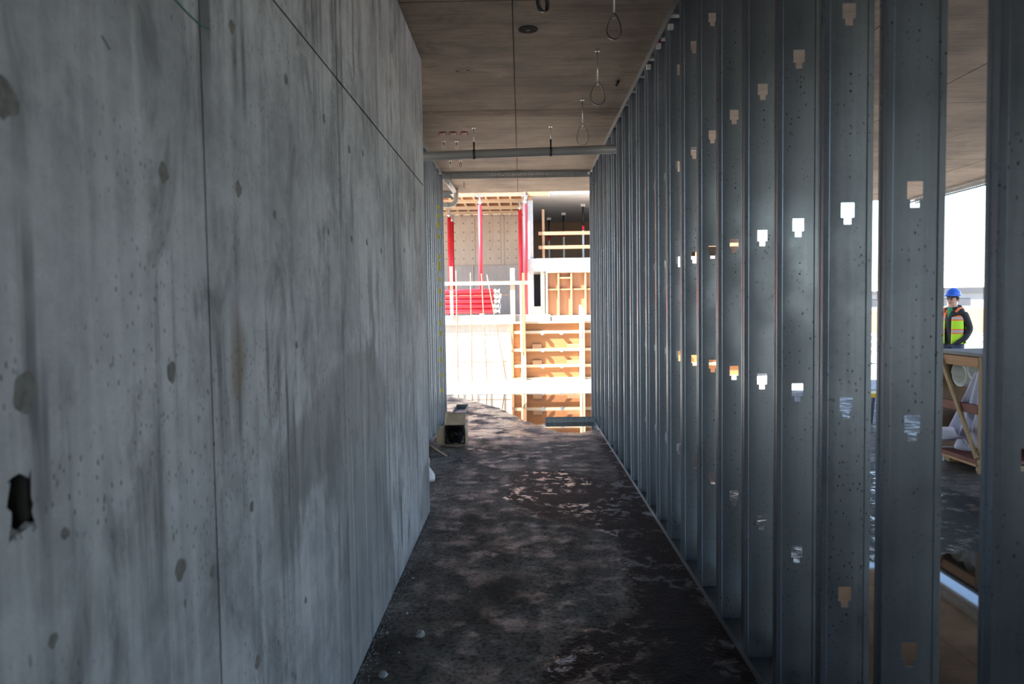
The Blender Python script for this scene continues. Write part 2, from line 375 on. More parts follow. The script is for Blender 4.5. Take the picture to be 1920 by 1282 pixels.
pudB = [(1.2,2.3),(1.3,4.1),(2.2,4.35),(2.6,4.45),(3.4,4.5),(3.2,2.4),(2.2,1.6)]
wetB = [(1.1,1.0),(1.1,9.5),(1.8,10.5),(3.2,7.8),(3.6,5.6),(4.2,4.6),(4.6,2.0),(3.0,.6)]
dampL = [(-.75,5.6),(-.85,7.4),(-.45,9.3),(-.7,10.8),(-.2,11.4),(-.1,9.4),(-.25,8.2),(-.5,7.0),(-.55,5.9)]
wet = np.maximum.reduce([field(PX,PY,wetA,.16), field(PX,PY,wetB,.3), .62*field(PX,PY,dampL,.25), field(PX,PY,pudA,.1)])
wet = np.maximum(wet, np.where((PY < 3.4) & (PX > -.5), .34, .25))
pud = np.maximum.reduce([field(PX,PY,pudA,.16), field(PX,PY,pudB,.2)])
dryout = np.clip((PY-12.75)/.3, 0, 1)           # no water beyond the puddle
wet *= 1-dryout; pud *= 1-dryout
film = field(PX, PY, [(-1.2,8.6),(-.2,8.2),(1.0,8.4),(2.5,9),(2.5,13),(-3,13),(-2,10)], .5)*(1-dryout)      # thin wet film near the doorway
arr = np.column_stack([np.concatenate([wet, np.zeros(12)]), np.concatenate([pud, np.zeros(12)]), np.concatenate([film, np.zeros(12)])])
paint(flo, arr)

g = MB(); g.sheet(41, 41, lambda u, v: (-160+320*u, -160+320*v, -.06 + .04*math.sin(u*40)*math.sin(v*37)*0), smooth=False)
tag(g.build('ground', M['ground']), 'pale dusty construction site ground around the slabs', kind='structure')

ce = MB().box(-9, 3.0, -12, 11.77, H+.012, H+.26).box(3.0, 7.12, -12, 13.4, H+.012, H+.26)
ceo = ce.build('ceiling', M['ceilcore']); tag(ceo, 'brown formed concrete ceiling slab over the corridor', kind='structure')
xs = [-.03+1.22*k for k in range(-7, 7)]; xs[0] = -9; xs.append(7.12); ys = [-12, -10.2, -7.7, -5.3, -2.85, -.41, 2.03, 4.47, 6.915, 9.68, 11.77]
for i in range(len(xs)-1):
    a, b = xs[i], xs[i+1]
    for j in range(len(ys)-1):
        c, d = ys[j], ys[j+1]
        if j == len(ys)-2 and a > 3: d = 13.4
        jz = random.uniform(-.0015, .0015)
        bx(a+.0045, b-.0045, c+.0045, d-.0045, H+jz, H+.013).build('ceiling_panel', M['ceil'], ceo)
# small things cast into or fixed to the ceiling
MB().tube([(.069,4.93,H-.004),(.069,4.93,H+.012)], .064, 24).build('recessed_box', M['void'], ceo)
MB().tube([(.069,4.93,H-.006),(.069,4.93,H+.006)], .012, 10).build('recessed_box_stud', M['black'], ceo)
for x, y in ((-.472,5.777),(-.388,5.769)):
    bx(x-.012, x+.012, y-.02, y+.02, H-.003, H+.006).build('form_nail_block', M['black'], ceo)
MB().tube([(.80,6.1,H-.03),(.82,6.07,H+.002)], .012, 6).build('form_nail_block', M['black'], ceo)

ha, hb, hc, hd_ = .984, 1.044, 1.224, 1.320
wl = MB().box(XL-.30, XL-.011, -5.5, ha, 0, H).box(XL-.30, XL-.011, hb, 5.468, 0, H).box(XL-.30, XL-.011, ha, hb, 0, hc).box(XL-.30, XL-.011, ha, hb, hd_, H)
wlo = wl.build('wall_left', M['wallcore']); tag(wlo, 'grey formed concrete wall on the left of the corridor', kind='structure')
wetW = [(2.04,1.06),(2.11,.78),(2.18,.78),(2.28,.92),(2.67,.95),(2.8,.67),(2.82,.06),(3.1,-.1),(4.0,-.1),(3.9,.3),(3.76,.65),(3.77,1.15),(3.5,1.38),(3.1,1.36),(2.7,1.31),(2.49,1.25),(2.19,1.16)]
wetL = [(5.0,.0),(5.1,.35),(5.3,.4),(5.6,.3),(5.6,-.1),(4.0,-.1),(4.3,.05)]
rustW = [(1.80,1.56),(1.90,1.48),(1.85,1.30),(1.78,1.34)]; rust2 = [(1.92,1.36),(1.97,1.3),(1.95,1.1),(1.9,1.12)]
limeW = [(2.75,.9),(3.3,1.1),(3.35,.0),(2.75,.0)]
pj = [-5.5, -4.5, -3.25, -2.0, -.78, .44, 1.661, 2.905, 4.142, 5.475]
def wall_panel(y0, y1, z0, z1, hole=None):
    a = .0042; ya = np.linspace(y0+a, y1-a, max(2, int((y1-y0)/.03))); za = np.linspace(z0+a, z1-a, max(2, int((z1-z0)/.03)))
    if hole:
        ya = np.unique(np.concatenate([ya[(ya < hole[0]-.02) | (ya > hole[1]+.02)], np.linspace(hole[0], hole[1], 6)]))
        za = np.unique(np.concatenate([za[(za < hole[2]-.02) | (za > hole[3]+.02)], np.linspace(hole[2], hole[3], 9)]))
    A, B = np.meshgrid(ya, za); n = len(ya); off = random.uniform(-.0008, .0008)
    m = MB(); depth = np.zeros(A.shape); jy = A.copy(); jz = B.copy()
    if hole:
        for q in range(A.shape[0]):
            for p in range(A.shape[1]):
                y, z = A[q, p], B[q, p]
                if hole[0]-1e-6 <= y <= hole[1]+1e-6 and hole[2]-1e-6 <= z <= hole[3]+1e-6:
                    onb = min(abs(y-hole[0]), abs(y-hole[1]), abs(z-hole[2]), abs(z-hole[3])) < 1e-6
                    if onb: jy[q, p] += random.uniform(-.005, .005); jz[q, p] += random.uniform(-.007, .007)
    V = [(XL+off, jy[q, p], jz[q, p]) for q in range(A.shape[0]) for p in range(n)]
    fs = []
    for q in range(A.shape[0]-1):
        for p in range(n-1):
            if hole and hole[0]-1e-6 <= A[q,p] and A[q,p+1] <= hole[1]+1e-6 and hole[2]-1e-6 <= B[q,p] and B[q+1,p] <= hole[3]+1e-6: continue
            fs.append((q*n+p, q*n+p+1, (q+1)*n+p+1, (q+1)*n+p))
    m.add(V, fs)
    k = len(m.v); e = [0, n-1, len(V)-1, len(V)-n]
    m.v += [(XL-.012, V[i][1], V[i][2]) for i in e]
    for t in range(4):
        u = (t+1) % 4; m.f.append([e[u], e[t], k+t, k+u]); m.m.append(0); m.sm.append(False)
    o = m.build('concrete_panel', M['wall'], wlo)
    y = np.array([v[1] for v in m.v]); z = np.array([v[2] for v in m.v])
    paint(o, np.column_stack([np.maximum(field(y,z,wetW,.07), field(y,z,wetL,.1)), np.maximum(field(y,z,rustW,.07), .8*field(y,z,rust2,.05)), field(y,z,limeW,.1)]))
    return o
HOLE = (.99, 1.038, 1.232, 1.312)
for i in range(len(pj)-1):
    o = wall_panel(pj[i], pj[i+1], 0, 2.447, HOLE if pj[i] < 1 < pj[i+1] else None)
    if pj[i] < 1 < pj[i+1]: panel1 = o
    wall_panel(pj[i], pj[i+1], 2.447, H)
# pocket behind the chipped hole
bx(XL-.19, XL-.14, ha-.004, hb+.004, hc-.004, hd_+.004).build('hole_pocket', M['void'], wlo)
chips = MB()
for q in range(8):
    y = random.uniform(.99, 1.04); z = 1.232-random.uniform(-.004, .012)
    chips.tube([(XL-.008, y-.006, z), (XL-.002, y+.004, z+.006)], [.004, .006], 5, smooth=False)
chips.build('hole_chips', M['stone'], wlo)
def disc(y, z, r, name, mat, px=.0015):
    n = 14; m = MB(); ph = random.random()*6
    ring = [(r*(1+.18*math.sin(2*t+ph)+random.uniform(-.1,.1))*math.cos(t)*.9, r*(1+.18*math.sin(3*t+ph)+random.uniform(-.1,.1))*math.sin(t)) for t in [2*math.pi*q/n for q in range(n)]]
    m.add([(XL+px, y+p[0]*.82, z+p[1]*.82) for p in ring]+[(XL-.004, y+p[0], z+p[1]) for p in ring], [tuple(range(n))]+[(q, n+q, n+(q+1) % n, (q+1) % n) for q in range(n)])
    return m.build(name, mat, wlo)
for y, z, r in ((1.85,2.25,.021),(2.27,2.25,.02),(2.7,2.24,.02),(3.09,2.21,.02),(3.36,2.25,.018),(1.86,1.85,.024),(2.13,1.82,.016),(1.47,1.82,.024),(1.47,1.42,.026),(1.48,1.01,.028),(1.63,.95,.017),
                (1.02,1.84,.034),(1.03,1.43,.034),(1.88,1.03,.018),(1.89,.61,.022),(2.32,.6,.014),(2.3,1.43,.014),(1.11,1.2,.012),(3.75,1.84,.014),(3.4,1.85,.015),(4.5,1.9,.014),(4.9,2.2,.014),(2.72,1.83,.015),(3.1,1.84,.015),(1.07,1.05,.013)):
    disc(y, z, r, 'tie_hole_patch', M['patch'])
MB().tube([(XL+.0012,1.535,2.19),(XL+.0012,1.60,2.184),(XL+.0012,1.66,2.183),(XL+.0012,1.71,2.193)], .0022, 6).build('crayon_line', M['green'], wlo)
MB().tube([(XL+.001,1.265,2.015),(XL+.001,1.288,2.0)], .0018, 6).build('crayon_line', M['patch'], wlo)
disc(2.22, 1.0, .005, 'orange_spot', plain('orange_spot', (.4,.1,.04), .8))

tag(bx(6.9, 7.1, -12, .6, 0, H).build('light_block_right', M['wallcore']), 'unseen wall added behind the camera to dim the light from the right bay', kind='structure')  # unseen wall added to keep light off the near left wall

# ------------------------------------------------------------------ steel stud walls
def stud_mesh():
    W = .076; m = MB()
    xb = [-W, -.060, -.0565, -.0207, -.0118, .0118, .0207, .0565, .060, W]
    yb = [0, 0, .0028, .0028, .0028, .0028, .0028, .0028, 0, 0]
    zb = [.004]; holes = []
    for n in range(-1, 4):
        zc = 1.2094+.6096*n; zb += [zc-.0335, zc-.0125, zc+.0335]; holes.append(zc)
    zb += [H-.012]
    idx = {}
    for q, z in enumerate(zb):
        for p, x in enumerate(xb): idx[p, q] = len(m.v); m.v.append((x, yb[p], z))
    for q in range(len(zb)-1):
        zm = (zb[q]+zb[q+1])/2
        for p in range(len(xb)-1):
            xm = (xb[p]+xb[p+1])/2; cut = False
            for zc in holes:
                if zc-.0335 < zm < zc-.0125 and abs(xm) < .0118: cut = True
                if zc-.0125 < zm < zc+.0335 and abs(xm) < .0207: cut = True
            if not cut: m.f.append([idx[p,q], idx[p+1,q], idx[p+1,q+1], idx[p,q+1]]); m.m.append(0); m.sm.append(False)
    z0, z1 = zb[0], zb[-1]
    for s in (-1, 1):
        prof = [(s*W, 0), (s*W, .013), (s*(W-.0015), .0145), (s*(W-.0015), .0265), (s*W, .028), (s*W, .041), (s*(W-.012), .041)]
        vs = [(x, y, z) for z in (z0, z1) for x, y in prof]; n = len(prof)
        m.add(vs, [((j, j+1, n+j+1, n+j) if s < 0 else (n+j, n+j+1, j+1, j)) for j in range(n-1)])
    return m
def slotted_leg(m, axis, a0, a1, fixed, z0, z1, pitch=.026, sw=.012):
    """vertical sheet with a row of upright slots, along X (axis 0) or Y (axis 1)"""
    zb = [z0, z0+(z1-z0)*.32, z0+(z1-z0)*.74, z1]; n = int((a1-a0)/pitch)
    ab = []
    for k in range(n): ab += [a0+k*pitch, a0+k*pitch+(pitch-sw)]
    ab.append(a1)
    P = (lambda a, z: (a, fixed, z)) if axis == 0 else (lambda a, z: (fixed, a, z))
    vs = [P(a, z) for z in zb for a in ab]; k = len(ab)
    fs = [(q*k+p, q*k+p+1, (q+1)*k+p+1, (q+1)*k+p) for q in range(3) for p in range(k-1) if not (q == 1 and p % 2 == 1)]
    m.add(vs, fs)
def channel(m, y0, y1, xa, xb, zweb, leg):     # U channel along Y; leg < 0 hangs down
    m.add([(xa,y0,zweb+leg),(xa,y0,zweb),(xb,y0,zweb),(xb,y0,zweb+leg),(xa,y1,zweb+leg),(xa,y1,zweb),(xb,y1,zweb),(xb,y1,zweb+leg)], [(0,1,5,4),(1,2,6,5),(2,3,7,6)])
TH = .0014
sw = empty('stud_wall', (XS+.076, 0, 0), 'long row of grey galvanised steel studs framing the right side of the corridor', 'stud wall')
first = stud_mesh().build('stud', M['galv'], sw, solid=TH, offs=(0,0,0)); first.parent = sw
first.location = (0, 1.922, 0)
for i in list(range(-3, 0))+list(range(1, 21)):
    share(first, 'stud', sw, (random.uniform(-.0015, .0015), 1.905+.4064*i+(-.027 if i == -1 else random.uniform(-.003, .003)), 0), (0, 0, random.uniform(-.012, .012)))
m = MB(); channel(m, .5, 10.09, XS-.0035, XS+.1555, .0015, .032); m.build('bottom_track', M['galv_track'], sw, solid=TH)
bx(XS, XS+.152, .5, 10.08, .0025, .004).build('mud_layer', M['mud'], sw)
m = MB(); channel(m, .5, 10.09, XS-.0035, XS+.1555, H-.0015, -.058); m.build('top_track', M['galv_track'], sw, solid=TH)
for y, z, mt in ((4.70,3.29,'white'),(5.11,3.315,'white'),(5.11,3.345,'pink'),(5.5,3.30,'white')):
    bx(XS-.001, XS+.03, y-.012, y+.02, z-.016, z+.014).build('clip', M[mt], sw)  # small blocks added in place of bright patches seen through the knockouts

sw2 = empty('stud_wall', (-1.05-.076, 0, 0), 'short row of galvanised studs with yellow marks at the left of the doorway', 'stud wall')
for k in range(11):
    share(first, 'stud', sw2, (0, 10.03-.4064*k, 0), (0, 0, random.uniform(-.012, .012)))
m = MB(); channel(m, 5.6, 10.09, -1.05+.0035, -1.05-.1555, .0015, .032); m.build('bottom_track', M['galv_track'], sw2, solid=TH)
m = MB(); channel(m, 5.6, 10.09, -1.05+.0035, -1.05-.1555, H-.0015, -.058); m.build('top_track', M['galv_track'], sw2, solid=TH)
for z, h in ((2.863,.05),(2.752,.05),(2.633,.07),(2.479,.05),(2.218,.05),(2.10,.12),(1.921,.05),(1.768,.06),(1.594,.06),(1.349,.05),(1.21,.06),(.998,.05),(.859,.06),(.659,.05),(.451,.05)):
    bx(-1.092, -1.056, 9.6205, 9.6225, z-h/2, z+h/2).build('yellow_mark', M['tape'], sw2)

hd = empty('header_track', (0, 10.0, H-.09), 'slotted steel deflection track across the top of the doorway', 'track')
m = MB(); slotted_leg(m, 0, -1.045, .945, 9.99, H-.088, H-.002); m.build('front_leg', M['galv_plain'], hd, solid=.0012)
m = MB(); slotted_leg(m, 0, -1.045, .945, 10.15, H-.034, H-.002); m.build('rear_leg', M['galv_plain'], hd, solid=.0012)
bx(-1.045, .945, 9.99, 10.15, H-.0025, H-.001).build('web', M['galv_plain'], hd)
hd = empty('header_track', (7.0, 3, H-.09), 'slotted steel track under the slab edge beside the open sky on the right', 'track')
for x in (6.93, 7.08):
    m = MB(); slotted_leg(m, 1, 2.0, 13.3, x, H-.088, H-.004, .05, .024); m.build('leg', M['galv_plain'], hd, solid=.0012)
bx(6.93, 7.08, 2.0, 13.3, H-.005, H-.003).build('web', M['galv_plain'], hd)
hd = empty('header_track', (-1.6, 11.65, H-.09), 'short slotted track behind the grey pipe elbow at the slab edge', 'track')
for y in (11.58, 11.72):
    m = MB(); slotted_leg(m, 0, -3.2, -1.07, y, H-.088, H-.002); m.build('leg', M['galv_plain'], hd, solid=.0012)
bx(-3.2, -1.07, 11.58, 11.72, H-.0025, H-.001).build('web', M['galv_plain'], hd)
# loose channels on the floor
m = MB(); m.add([(.305,9.67,.055),(.305,9.67,.0015),(.305,9.80,.0015),(.305,9.80,.055),(.944,9.67,.055),(.944,9.67,.0015),(.944,9.80,.0015),(.944,9.80,.055)], [(0,4,5,1),(1,5,6,2),(2,6,7,3)])
tag(m.build('floor_track', M['galv_track'], None, solid=TH, offs=(.62,9.73,0)), 'short steel floor track lying in the puddle against the stud wall', 'track')
m = MB(); channel(m, 8.9, 11.1, -1.0, -.83, .0015, .07); m.add([(-1.0,11.1,.0015),(-.83,11.1,.0015),(-.83,11.1,.07),(-1.0,11.1,.07)], [(0,1,2,3)])
tag(m.build('track_offcut', M['galv_track'], None, solid=TH, offs=(-.9,10,0)), 'bright steel channel offcut lying on the floor behind the cardboard box', 'track')

# ------------------------------------------------------------------ things hanging from the ceiling
def band_hanger(x, y, drop, ang, label, w=.068, h=.155, band=.018, bm='galv_plain'):
    e = empty('band_hanger', (x, y, H-drop), label, 'pipe hanger', 'teardrop pipe hangers on the ceiling')
    top = H-drop+h
    MB().tube([(x,y,H-.006),(x,y,H)], .018, 12).build('flange', M['silver'], e)
    MB().tube([(x,y,top-.004),(x,y,H-.004)], .0045, 8).build('rod', M['silver'], e)
    MB().tube([(x,y,top-.022),(x,y,top-.008)], .010, 6, smooth=False).build('nut', M['silver'], e)
    n = 36; c, s = math.cos(ang), math.sin(ang); P = []
    for k in range(n):
        t = 2*math.pi*k/n; zz = -math.cos(t); u = (zz+1)/2
        P.append((w*math.sin(t)*(1-.62*u)*.85, h*u))
    m = MB(); vs = []
    for d in (-band/2, band/2):
        for a, z in P: vs.append((x+a*c-d*s, y+a*s+d*c, H-drop+z))
    m.add(vs, [(k, (k+1) % n, n+(k+1) % n, n+k) for k in range(n)], 0, True)
    m.build('band', M[bm], e, solid=.0025)
band_hanger(.519, 4.02, .40, .1, 'nearest steel teardrop hanger with wide dark band beside the stud wall', .062, .135, .024, 'dark')
band_hanger(.571, 5.36, .385, .25, 'second thin teardrop pipe hanger back along the stud wall', .085, .165, .017, 'dark')
band_hanger(.568, 6.605, .40, -.35, 'third teardrop pipe hanger, next to the grey pipe', .085, .19, .017, 'dark')
band_hanger(.127, 3.72, .365, .9, 'teardrop hanger cut off at the top centre of the photo', .062, .135, .024, 'dark')

PZL, PZR = 3.095, 3.135; PY0 = 7.55
pz = lambda x: PZL + (PZR-PZL)*(x+.975)/1.95
tag(MB().tube([(-2.4, PY0, pz(-2.4)), (1.9, PY0, pz(1.9))], .0455, 24).build('pipe', M['pipe'], None, offs=(0, PY0, pz(0))), 'grey plastic pipe hung across the corridor below the ceiling', 'pipe')
for x, lab in ((-.462, 'threaded rod clamp holding the left part of the grey pipe'), (.322, 'threaded rod clamp holding the right part of the grey pipe')):
    e = empty('pipe_clamp', (x, PY0, pz(x)), lab, 'pipe clamp', 'rod clamps of the crossing pipe')
    MB().tube([(x,PY0,H-.006),(x,PY0,H)], .02, 12).build('flange', M['silver'], e)
    MB().tube([(x,PY0,pz(x)+.09),(x,PY0,H-.004)], .005, 8).build('rod', M['silver'], e)
    MB().tube([(x,PY0,pz(x)+.05),(x,PY0,pz(x)+.125)], .0095, 8).build('coupler', M['black'], e)
    m = MB(); n = 28
    vs = [(x+d, PY0+.048*math.sin(2*math.pi*k/n), pz(x)+.048*math.cos(2*math.pi*k/n)) for d in (-.011,.011) for k in range(n)]
    m.add(vs, [(k, (k+1) % n, n+(k+1) % n, n+k) for k in range(n)], 0, True); m.build('strap', M['black'], e, solid=.002)
for k, x in enumerate((-.80,-.69,-.575)):
    e = empty('ceiling_insert', (x, 7.74, H), ['leftmost','middle','rightmost'][k]+' of three dark red cast-in inserts on the ceiling', 'insert', 'red ceiling inserts')
    n = 16; m = MB(); m.rings([[(x+.036*r*math.cos(2*math.pi*q/n), 7.74+.05*r*math.sin(2*math.pi*q/n), H-z) for q in range(n)] for r, z in ((1,0),(.9,.007),(.5,.012))]); m.build('cap', M['redd'], e)
    for sx in (-1, 1): MB().tube([(x+sx*.034,7.74,H),(x+sx*.040,7.735,H-.02),(x+sx*.036,7.735,H-.032)], .0028, 6).build('prong', M['redd'], e)
for k, (x, y, dr, mt, lab) in enumerate(((-.83,8.136,.085,'silver','small silver hook left, below the red ceiling inserts'),(-.69,8.146,.085,'silver','small silver hook right, below the red ceiling inserts'),
        (-.86,9.2,.085,'white','small pale hook just behind the crossing pipe'),(-.735,9.2,.075,'redd','dark red hook just behind the crossing pipe'),
        (-.99,10.6,.11,'silver','thin hook on the ceiling beyond the doorway header'),(-.80,10.6,.11,'redd','dark rust hook on the ceiling beyond the doorway header'))):
    e = empty('ceiling_hook', (x, y, H-dr), lab, 'hook', 'small hooks on the ceiling')
    MB().tube([(x,y,H-.004),(x,y,H)], .02, 10).build('plate', M['silver'], e)
    MB().tube([(x,y,H-dr*.45),(x,y,H-.003)], .004, 6).build('stem', M['black'], e)
    MB().tube([(x-.004,y,H-dr*.45),(x-.012,y,H-dr*.6),(x-.012,y,H-dr*.9),(x,y,H-dr),(x+.012,y,H-dr*.9),(x+.012,y,H-dr*.6),(x+.004,y,H-dr*.45)], .0035, 6).build('loop', M[mt], e)
# pipe elbow at the slab edge
ep = empty('drain_pipe', (-1.0, 11.3, 3.1), 'pale grey drain pipe elbow under the slab edge at the upper left of the doorway', 'pipe')
MB().tube([(-1.02,10.3,H-.045),(-1.005,11.25,H-.05)], .036, 16).build('run', M['elbow'], ep)
bend = [(-.985,11.35,H-.004),(-.985,11.35,3.22)]+[(-.985-.09*(1-math.cos(t)), 11.35, 3.22-.09*math.sin(t)) for t in [math.pi/2*q/8 for q in range(1, 9)]]+[(-1.7,11.35,3.13)]
MB().tube(bend, .038, 16).build('elbow', M['elbow'], ep)
MB().tube([(-1.1,11.35,3.13),(-1.13,11.35,3.13)], .045, 16).build('collar', M['elbow'], ep)

# ------------------------------------------------------------------ things on the corridor floor
cb = empty('cardboard_box', (-.76, 8.3, 0), 'torn open cardboard box lying on its side by the left studs', 'box')
x0, x1, y0, y1, zt = -.885, -.645, 8.14, 8.5, .235; t = .006
m = MB(); m.box(x0,x1,y0,y1,.002,.002+t).box(x0,x1,y0,y1,zt-t,zt).box(x0,x0+t,y0,y1,.002+t,zt-t).box(x1-t,x1,y0,y1,.002+t,zt-t).box(x0+t,x1-t,y1-t,y1,.002+t,zt-t)
m.build('carton', M['card'], cb)
m = MB(); m.sheet(8, 5, lambda u, v: (x0+.005+(x1-x0-.01)*u, y0-.005+.115*v+.006*math.sin(u*5), zt+.003+.115*v-.02*(1-v)*abs(u-.5)+.004*math.sin(u*9))); m.build('flap', M['card'], cb, solid=.005)
m = MB(); m.sheet(4, 8, lambda u, v: (x1-.003+.035*u*math.sin(v*3.1), y0-.13*u, .012+(zt-.02)*v)); m.build('flap', M['card'], cb, solid=.005)
m = MB(); m.sheet(4, 8, lambda u, v: (x0+.003-.05*u-.03*u*math.sin(v*3.1), y0-.09*u, .012+(zt-.02)*v)); m.build('flap', M['card'], cb, solid=.005)
m = MB(); m.sheet(6, 4, lambda u, v: (x0+.02+(x1-x0-.04)*u, y0-.03-.05*v, .006+.003*math.sin(u*7))); m.build('flap', M['card'], cb, solid=.004)
m = MB(); m.sheet(14, 14, lambda u, v: (x0+.012+(x1-x0-.024)*u, y0+.03+.09*math.sin(math.pi*u)*math.sin(math.pi*v)+.008*math.sin(u*17+v*11), .012+(zt-.024)*v))
tag(m.build('black_liner', M['liner'], None, solid=.002, offs=(-.76,8.2,0)), 'black plastic lining inside the cardboard box', 'plastic film')
st = MB().beam((-1.035,8.05,.02),(-.79,7.5,.012),.016,.012)
tag(st.build('wood_strip', M['lumyv'], None, offs=(-.9,8,0)), 'thin wooden strip lying on the floor before the cardboard box', 'stick')
m = MB(); m.sheet(9, 10, lambda u, v: (-.98+.19*u*(1-.3*v)+.015*math.sin(v*9), 6.30+.12*u+.03*math.sin(v*7+u*5), .012+.34*v*(1-.35*u)+.012*math.sin(u*9)*v))
tag(m.build('plastic_sheet', M['film'], None, solid=.002, offs=(-.9,6.4,0)), 'crumpled white plastic sheet peeking out behind the end of the concrete wall', 'plastic sheet')
def rock(x, y, r, label, sq=.6):
    m = MB(); n = 7; rings = []
    for q, (zz, rr) in enumerate(((0,.75),(.25,1.0),(.6,.85),(.9,.45))):
        rings.append([(x+r*rr*random.uniform(.75,1.2)*math.cos(2*math.pi*k/n+q*.4), y+r*rr*random.uniform(.75,1.2)*math.sin(2*math.pi*k/n+q*.4), zz*r*2*sq+random.uniform(-.08,.08)*r*(q > 0)) for k in range(n)])
    m.rings(rings, smooth=False); return tag(m.build('concrete_chip', M['stone'], None, offs=(x,y,0)), label, 'stone', 'broken concrete chips on the floor')
rock(-.496, 3.363, .026, 'largest light concrete chip lying alone on the floor by the wall')
rock(-.60, 2.99, .022, 'second concrete chip close to the wall base in the foreground')
for x, y, r in ((-.66,3.4,.008),(-.6,3.62,.009),(-.52,3.72,.006),(-.64,4.1,.008),(-.55,4.4,.006),(-.66,4.7,.008),(-.38,3.1,.006),(-.57,3.2,.006),(-.45,4.9,.007),(-.3,3.9,.006),(.2,5.6,.009),(.7,5.75,.016),(.55,5.2,.008),(.4,3.6,.006)):
    rock(x, y, r, 'tiny concrete crumb scattered on the muddy floor')
m = MB()
for q in range(900):
    y = random.uniform(2.2, 5.5); x = XL+abs(random.gauss(0, .03))+.003; r = random.uniform(.0015, .005)
    m.add([(x-r,y-r,0),(x+r,y-r,0),(x,y+r,0),(x+random.uniform(-r,r)*.3,y,r*1.3)], [(0,1,3),(1,2,3),(2,0,3)])
tag(m.build('gravel', M['stone']), 'fine crushed grit along the foot of the concrete wall', 'gravel', kind='stuff')

# ------------------------------------------------------------------ crate and stool in the bay on the right
cr = empty('wooden_crate', (4.4, 6.8, 0), 'open wooden crate with diagonal brace, full of sheets, seen between the studs', 'crate')
X0, X1, Y0, Y1 = 4.05, 4.85, 6.475, 7.17
for x in (X0, X1-.04):
    for y in (Y0, Y1-.045): bx(x, x+.04, y, y+.045, .0, 1.045).build('post', M['lumyv'], cr, bevel=.002)
bx(X0-.03, X1+.03, Y0-.06, Y1+.05, 1.045, 1.075).build('lid', plain('weathered_ply', (.24,.24,.25), .8, 0, .2, 6), cr, bevel=.002)
for x in (X0-.004, X1-.03): bx(x, x+.034, Y0+.045, Y1-.045, .945, 1.035).build('top_rail', M['lumyh'], cr, bevel=.002)
for x in (X0-.002, X1-.03): bx(x, x+.03, Y0+.045, Y1-.045, .525, .605).build('middle_rail', M['redpaint'], cr, bevel=.002)
bx(X0+.002, X1-.002, Y0+.002, Y1-.002, .085, .115).build('floor_board', M['redpaint'], cr)
bx(X0-.02, X0+.03, Y0+.03, Y1-.02, .062, .085).build('bottom_rail', M['lumyh'], cr)
for y in (Y0+.05, Y0+.55): bx(X0+.05, X1-.05, y, y+.09, .0, .062).build('skid', M['lumyv'], cr)
MB().beam((X0-.016, Y1-.07, 1.03), (X0-.016, Y0+.02, .14), .045, .024, up=(1,0,0)).build('brace', M['lumyv'], cr, bevel=.002)
bx(X1-.012, X1-.002, Y0+.045, Y1-.045, .12, 1.04).build('back_board', M['brown'], cr)
bx(X0+.04, X1-.04, Y1-.012, Y1-.002, .12, 1.04).build('end_board', M['brown'], cr)
def fold(u, v):            # hangs from the rail near the right post and fans out towards the floor
    top = (6.56+.14*u, .92-.03*u); bot = (6.55+.55*u, .17+.03*math.sin(u*9))
    k = v**1.15; y = bot[0]+(top[0]-bot[0])*k; z = bot[1]+(top[1]-bot[1])*k
    return (4.13+.035*math.sin(u*17+v*2)*(1.15-k)-.02*(1-k)*u, y, z)
tag(MB().sheet(40, 18, fold).build('tarp', M['tarp'], None, solid=.004, offs=(4.2,6.7,.12)), 'lilac grey sheet draped in folds inside the crate', 'tarp')
tag(MB().sheet(14, 8, lambda u, v: (4.10-.14*v+.02*math.sin(u*9), 6.72+.62*u, .18+.19*(1-u)*v+.03*math.sin(v*6+u*4)+.02)).build('tarp', M['tarp'], None, solid=.004, offs=(4.1,7,.1)), 'lower lilac grey sheet spilling out at the far corner of the crate', 'tarp')
for (y, z, r, lab) in ((6.99,.84,.12,'white rolled foam mat at the far side inside the crate'),(6.76,.90,.10,'white rolled foam mat under the crate lid near the lilac sheet'),(6.9,.42,.08,'pale roll standing low behind the red crate rail')):
    m = MB(); n = 22; P = []
    for k in range(n*2):
        a = 2*math.pi*k/n; rr = r*(1-.28*k/(n*2)); P.append((y+rr*math.cos(a)*1.1, z+rr*math.sin(a)))
    vs = [(x, p[0], p[1]) for x in (4.16, 4.78) for p in P]; k = len(P)
    m.add(vs, [(q, q+1, k+q+1, k+q) for q in range(k-1)], 0, True)
    tag(m.build('foam_roll', M['foam'], None, solid=.01, offs=(4.5,y,z-r)), lab, 'foam roll', 'foam rolls in the crate')
sb = empty('step_stool', (4.6, 9.4, 0), 'low yellow topped stool with dark legs glimpsed between two studs', 'stool')
bx(4.42, 4.86, 9.28, 9.55, .33, .385).build('seat', M['yellow'], sb, bevel=.004)
for x in (4.46, 4.78):
    for y in (9.31, 9.48): MB().beam((x+.0,y,.33),(x+(.03 if x > 4.6 else -.03),y,0),.035,.035,up=(0,1,0)).build('leg', M['navy'], sb)

